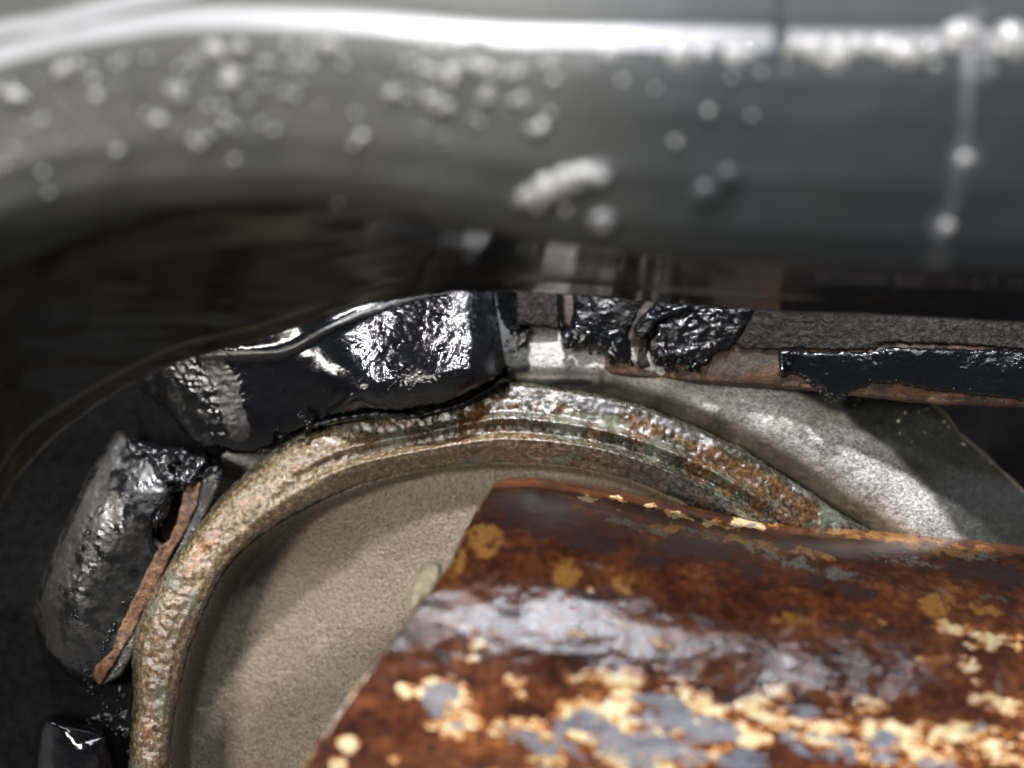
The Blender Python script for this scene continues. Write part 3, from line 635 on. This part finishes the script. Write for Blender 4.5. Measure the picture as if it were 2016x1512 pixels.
# ================================================================== LEFT BRACKET
lb = thing('flat_bracket', (220, 1080, .205), 'matt black flat bracket with bare orange edge left of the ring', 'bracket')
lb_depth = tps([(235, 850, .216), (300, 880, .213), (190, 930, .207), (130, 1080, .203), (80, 1200, .206), (60, 1220, .214), (270, 960, .2045), (230, 1080, .2005), (160, 1200, .1995), (110, 1290, .2035), (150, 1340, .209), (330, 1000, .2055), (300, 1120, .2035), (250, 1230, .2035), (190, 1335, .2045)])
def lb_disp(X, Y, S):
    hole = blobs(X, Y, [(335, 1030, 30, 60, 18)], 4)
    return .0004*fbm(X, Y, 60, 4, 41)+.00015*ridged(X, Y, 22, 2, 8) - .006*hole
def lb_dry(X, Y, S):
    band = np.exp(-(dist_line(X, Y, spline([(238, 860), (190, 960), (140, 1070), (95, 1180), (100, 1230), (118, 1290)]))/17)**2)
    return np.clip(np.maximum(band*1.0, .52+.0*X)*np.where(blobs(X, Y, [(335, 1030, 36, 66, 18)]) > .1, 0, 1)*sstep(1330, 1270, Y), 0, 1)
sheet('bracket_face', [(232, 848), (262, 862), (300, 900), (340, 930), (400, 940), (388, 975), (362, 1040), (338, 1080), (300, 1160), (262, 1235), (225, 1310), (190, 1345), (165, 1350), (128, 1330), (100, 1290), (72, 1225), (66, 1205), (90, 1120), (130, 1030), (175, 930)],
      lb_depth, TAR, lb, step=2.6, edge=(12, .0030), edge_noise=(3, 20), thick=.010, disp=lb_disp, attrs={'dry': lb_dry, 'wrinkle': one(.28)})
sheet('bare_edge', [(372, 935), (398, 945), (392, 985), (372, 1035), (352, 1070), (342, 1085), (322, 1130), (290, 1190), (258, 1255), (225, 1310), (198, 1348), (182, 1336), (190, 1310), (222, 1278), (232, 1240), (262, 1180), (290, 1120), (315, 1075), (336, 1060), (352, 1010), (362, 970)],
      lambda X, Y: lb_depth(X, Y)-.0013, EDGE, lb, step=2.2, edge=(5, .0010), edge_noise=(4, 26), thick=.003, disp=lambda X, Y, S: .0002*fbm(X, Y, 18, 4, 9), label='bare orange-brown rusted edge strip')
sheet('lower_flange', [(398, 940), (440, 920), (432, 960), (400, 1030), (360, 1100), (320, 1180), (280, 1260), (240, 1330), (200, 1350), (230, 1300), (290, 1190), (350, 1070), (385, 1000)], lambda X, Y: ring_plane(X, Y)+.006, TAR, lb, step=2.6, edge=(6, .001), edge_noise=(2, 18), thick=.004,
      attrs={'dry': one(.5), 'wrinkle': one(.6)}, label='dark grey-green flange under the bare edge')
seam_depth = tps([(-100, 900, .212), (300, 760, .236), (450, 700, .236), (450, 900, .228), (250, 1000, .234), (0, 1200, .213), (0, 1600, .210), (250, 1300, .211), (250, 1500, .206), (200, 1400, .208), (120, 1380, .214)])
sheet('tar_ridge', [(244, 846), (268, 866), (300, 872), (340, 880), (400, 888), (440, 905), (440, 935), (405, 945), (380, 965), (352, 955), (330, 958), (312, 935), (290, 915), (262, 895), (246, 872)],
      lambda X, Y: lb_depth(X, Y)-.0020, TAR, lb, step=2, edge=(18, .0040), edge_noise=(7, 18), thick=.008,
      disp=lambda X, Y, S: .0034*fbm(X, Y, 30, 4, 51)+.0010*ridged(X, Y, 18, 2, 53), attrs={'dry': one(.0), 'wrinkle': one(.5)}, label='lumpy shiny ridge of wet tar')
sheet('tar_ridge', [(293, 972), (322, 958), (348, 965), (340, 1000), (322, 1030), (312, 1052), (296, 1046), (290, 1010)],
      lambda X, Y: lb_depth(X, Y)-.0002, TAR, lb, step=2, edge=(14, .0040), edge_noise=(6, 14), thick=.008,
      disp=lambda X, Y, S: .0030*fbm(X, Y, 22, 4, 57), attrs={'dry': one(.0), 'wrinkle': one(.5)}, label='shiny tar lump in the recess')
bp = []
for (xa, ya), (xb, yb), n, r, dz in [((345, 940), (372, 965), 8, .0007, .2015),
        ((175, 1320), (180, 1370), 12, .0006, .203), ((190, 1290), (240, 1210), 16, .0005, .2015), ((240, 1200), (330, 1090), 14, .0005, .2015), ((150, 1290), (180, 1320), 10, .0005, .2), 
        ((236, 1350), (248, 1480), 24, .0008, .2), ((170, 1420), (250, 1400), 16, .0006, .201), ((200, 1380), (225, 1450), 16, .0006, .2), ((140, 1180), (160, 1260), 8, .0004, .1992)]:
    for i in range(n):
        t = rs.rand(); bx = xa+(xb-xa)*t+rs.randn()*4.5; by = ya+(yb-ya)*t+rs.randn()*5
        fd = seam_depth if dz in (.2, .201) else lb_depth
        bp.append((bx, by, float(fd(np.array(bx), np.array(by)))-.0002, r*rs.uniform(.5, 1.2)))
beads('tar_beads', bp, BEAD, lb)

# ================================================================== LOWER LEFT BRACKET
ll = thing('corner_bracket', (150, 1470, .198), 'smooth black bracket corner at the bottom left beside the ring', 'bracket')
ll_depth = tps([(70, 1420, .206), (70, 1600, .206), (92, 1420, .1985), (92, 1600, .1985), (115, 1450, .1985), (115, 1600, .1985), (190, 1450, .1990), (185, 1600, .1990), (205, 1450, .1995), (205, 1600, .1995), (226, 1450, .206), (232, 1600, .206), (150, 1400, .205)])
sheet('bracket_face', [(72, 1425), (86, 1408), (104, 1412), (130, 1420), (190, 1432), (215, 1445), (228, 1475), (236, 1520), (238, 1640), (60, 1640), (64, 1500)], ll_depth, TAR, ll, step=2.6, edge=(14, .0045), edge_noise=(3, 20), thick=.010,
      disp=lambda X, Y, S: .0003*fbm(X, Y, 40, 3, 7), attrs={'dry': lambda X, Y, S: .55*sstep(1420, 1450, Y)*sstep(75, 85, X)*sstep(115, 100, X), 'wrinkle': one(.15)})
# sealed seam wall between the brackets
sw = thing('sealed_seam', (120, 1100, .225), 'black sealed sheet metal wall behind the left brackets', 'metal plate')
sheet('seam_wall', [(-110, 900), (200, 700), (470, 640), (520, 760), (470, 900), (440, 960), (330, 1120), (275, 1230), (262, 1400), (262, 1640), (-110, 1640)],
      tps([(-100, 900, .212), (300, 760, .236), (450, 700, .236), (450, 900, .228), (250, 1000, .234), (0, 1200, .213), (0, 1600, .214), (250, 1300, .211), (250, 1500, .206), (200, 1400, .208), (120, 1380, .214)]),
      DARK, sw, step=4, edge=(4, .001), thick=.003, disp=lambda X, Y, S: .0006*fbm(X, Y, 80, 3, 2), attrs={'dry': one(.0), 'wrinkle': one(.3)})

# ================================================================== FOREGROUND BODY PANEL
Tc = [(-120, 185), (0, 140), (100, 112), (200, 92), (400, 68), (700, 74), (1000, 98), (1300, 104), (1500, 108), (1700, 112), (2016, 112), (2200, 112)]
Mc = [(-120, 540), (0, 470), (100, 438), (250, 408), (450, 396), (700, 402), (900, 440), (1100, 478), (1300, 505), (1600, 525), (2016, 540), (2200, 545)]
Bc = [(-140, 1220), (-60, 1095), (0, 1000), (45, 930), (100, 868), (170, 812), (240, 768), (300, 737), (360, 712), (430, 692), (520, 668), (600, 640), (700, 606), (800, 588), (950, 574), (1100, 578), (1300, 597), (1500, 612), (1750, 622), (2016, 636), (2200, 645)]
BO = spline(Bc, 8)
def panel_v(X, Y):
    t = curve_y(Tc, X); m_ = curve_y(Mc, X); b = curve_y(Bc, X)
    return np.where(Y < m_, (Y-t)/(m_-t), 1+(Y-m_)/(b-m_))
vk = [-.9, -.5, -.3, -.12, .0, .10, .3, .6, .85, 1.0, 1.12, 1.3, 1.6, 1.9, 2.05]
vd = [.1560, .1400, .1315, .1236, .1222, .1212, .1206, .1205, .1220, .1250, .1300, .1400, .1530, .1655, .172]
# smooth monotone table
_vv = np.linspace(-1.0, 2.1, 800); _dd = np.interp(_vv, vk, vd)
_k = np.exp(-np.linspace(-2, 2, 25)**2); _k /= _k.sum(); _dp = np.pad(_dd, 12, mode='edge'); _dd = np.convolve(_dp, _k, 'valid')
def panel_depth(X, Y):
    v = panel_v(X, Y); d = np.interp(v, _vv, _dd)
    return d + .006*sstep(300, -100, X)*0 
def panel_disp(X, Y, S):
    v = panel_v(X, Y)
    zone = sstep(-.02, .12, v)*sstep(.75, .35, v)*sstep(1300, 800, X)
    d = zone*.00022*ridged(X, Y, 30, 3, 4) + .00045*fbm(X, Y, 260, 3, 6)
    # wavering lower rim of the bright roll on the right side
    d = d + .0005*np.clip(fbm(X, Y*.3, 60, 2, 9)+.1, 0, 1)*np.exp(-((v-.02)/.05)**2)*sstep(800, 1100, X)
    d = d + .0016*blobs(X, Y, [(1110, 365, 95, 28, -20), (1060, 385, 50, 22, -20)]) + .0018*blobs(X, Y, [(1185, 438, 26, 24)]) + .0010*blobs(X, Y, [(1390, 388, 30, 26, -30), (1440, 350, 24, 20)])
    d = d - .0016*np.exp(-((X-1541)/9)**2)*sstep(150, 90, Y)
    st = curve_y([(-120, 120), (0, 78), (100, 62), (220, 32), (400, -8), (500, -30)], X)
    d = d + .0028*sstep(18, -14, Y-st)*sstep(560, 430, X)
    d = d + .0005*np.exp(-(dist_line(X, Y, spline([(1915, 60), (1915, 160), (1895, 330), (1868, 450), (1800, 560), (1740, 590)]))/13)**2)
    # stepped drawing lines low on the underside
    lw = curve_y(Bc, X)-Y
    d = d - .0009*sstep(34, 26, lw)*sstep(900, 500, X) + .0006*np.exp(-((lw-22)/8)**2)*sstep(950, 1100, X)
    d = d + .0005*fbm(X*.25, Y*1.5, 80, 2, 23)*sstep(1.2, 1.4, v)
    return d
def panel_scr_glint(X, Y, S):  # streak and lip lines, plus highlights painted along the roll and lumps
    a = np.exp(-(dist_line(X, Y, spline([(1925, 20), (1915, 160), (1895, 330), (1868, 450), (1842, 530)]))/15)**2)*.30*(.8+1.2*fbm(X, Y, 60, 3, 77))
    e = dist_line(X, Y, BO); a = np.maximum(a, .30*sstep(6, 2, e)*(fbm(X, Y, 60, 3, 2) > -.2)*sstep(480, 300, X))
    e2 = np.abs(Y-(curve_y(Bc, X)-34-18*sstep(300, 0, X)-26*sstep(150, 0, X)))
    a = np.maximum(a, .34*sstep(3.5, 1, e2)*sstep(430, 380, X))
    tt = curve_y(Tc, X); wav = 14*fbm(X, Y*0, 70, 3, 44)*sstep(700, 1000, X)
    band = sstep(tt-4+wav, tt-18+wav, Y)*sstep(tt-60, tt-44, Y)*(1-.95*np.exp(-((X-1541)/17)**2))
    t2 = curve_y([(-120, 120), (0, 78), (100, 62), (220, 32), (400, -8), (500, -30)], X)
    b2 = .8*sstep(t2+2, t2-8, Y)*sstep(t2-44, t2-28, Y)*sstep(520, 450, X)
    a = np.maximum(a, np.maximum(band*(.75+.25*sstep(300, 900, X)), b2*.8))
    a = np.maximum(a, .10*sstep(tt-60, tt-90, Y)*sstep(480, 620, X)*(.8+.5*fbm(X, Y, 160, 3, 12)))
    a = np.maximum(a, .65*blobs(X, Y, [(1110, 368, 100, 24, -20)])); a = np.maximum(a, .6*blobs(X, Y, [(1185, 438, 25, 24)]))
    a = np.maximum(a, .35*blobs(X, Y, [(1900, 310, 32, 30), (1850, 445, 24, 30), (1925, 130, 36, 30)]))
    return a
def panel_sheen(X, Y, S):  # greys the face in colour for its sheen; underside stays black
    v = panel_v(X, Y); return sstep(1.10, .90, v)*(.80+.2*sstep(.2, -.1, v))
def panel_blue(X, Y, S): return sstep(900, 1500, X+60*fbm(X, Y, 300, 2, 1))*.9
pn = thing('body_panel', (1000, 350, .125), 'out of focus black painted panel with rolled lip and bright nibs hanging across the top', 'body panel')
po = [tuple(p) for p in BO if p[0] > -115 and p[0] < 2150] + [(2140, -70), (-115, -70)]
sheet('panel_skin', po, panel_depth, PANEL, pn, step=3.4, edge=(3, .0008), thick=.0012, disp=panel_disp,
      attrs={'scratch_glint': panel_scr_glint, 'face_sheen': panel_sheen, 'blue': panel_blue}, clip=(-115, 2140, -70, 1300))
np_ = []
rs = np.random.RandomState(11)
def nib(x, y, r): np_.append((x, y, float(panel_depth(np.array(float(x)), np.array(float(y))))-.0002, r*1.15))
for x, y, r in ((232, 298, .0007), (698, 286, .0006), (462, 315, .0005), (540, 258, .0006), (515, 245, .0005), (98, 380, .0006), (86, 232, .0004), (410, 210, .0005), (430, 260, .0004), (340, 175, .0006), (355, 190, .0005),
                (150, 130, .0006), (175, 135, .0006), (290, 115, .0005), (610, 130, .0007), (590, 120, .0006), (560, 185, .0006), (580, 190, .0005), (700, 225, .0005), (840, 200, .0005), (885, 225, .0004), (20, 165, .0005), (10, 325, .0004),
                (85, 340, .0004), (1082, 225, .0006), (1070, 240, .0005), (1395, 220, .0006), (1330, 280, .0006), (1440, 155, .0006), (1500, 145, .0006), (1390, 388, .0008), (1438, 352, .0007), (1480, 228, .0004), (1225, 160, .0005), (1290, 175, .0005), (975, 145, .0008), (1000, 150, .0008), (1020, 145, .0008), (940, 140, .0007),
                (665, 400, .0004), (1840, 130, .0006), (1900, 315, .0009), (1865, 445, .0008), (1190, 440, .0012), (1040, 385, .0012), (1080, 370, .0012), (1120, 355, .0011), (1160, 345, .0012), (1070, 395, .0008), (1115, 415, .0007)):
    nib(x, y, r)
for i in range(95):
    x = rs.uniform(-60, 1100); t = float(curve_y(Tc, np.array(x))); y = t+18+abs(rs.randn())*80
    if y > 345: continue
    r = .0003+.0011*rs.rand()**3
    for k in range(rs.choice([1, 1, 2, 3])):
        nib(x+k*rs.uniform(6, 14), y+k*rs.uniform(-6, 10), r*rs.uniform(.7, 1.1))
# drips of heavy paint along the bright roll
for x, y, r in ((1040, 388, .0018), (1075, 372, .0022), (1112, 358, .0022), (1150, 345, .0020), (1178, 350, .0015), (1188, 436, .0020), (1060, 400, .0014)):
    np_.append((x, y, float(panel_depth(np.array(float(x)), np.array(float(y))))-.0004, r))
for x, y, r in ((868, 92, .0016), (840, 86, .0010), (1090, 108, .0008), (1200, 112, .0013), (1335, 118, .0020), (1385, 112, .0014), (1445, 118, .0018), (1470, 112, .0014), (1565, 100, .0018), (1640, 118, .0030), (1690, 100, .0018), (1778, 118, .0030), (1830, 104, .0018), (1890, 84, .0028), (1985, 96, .0030), (1600, 108, .0020), (1740, 104, .0020)):
    np_.append((x, y, float(panel_depth(np.array(float(x)), np.array(float(y))))+r*.45, r*1.25))
beads('paint_nibs', np_, NIB, pn)
print('tris', sum(len(o.data.polygons)*2 for o in scene.objects if o.type == 'MESH'))
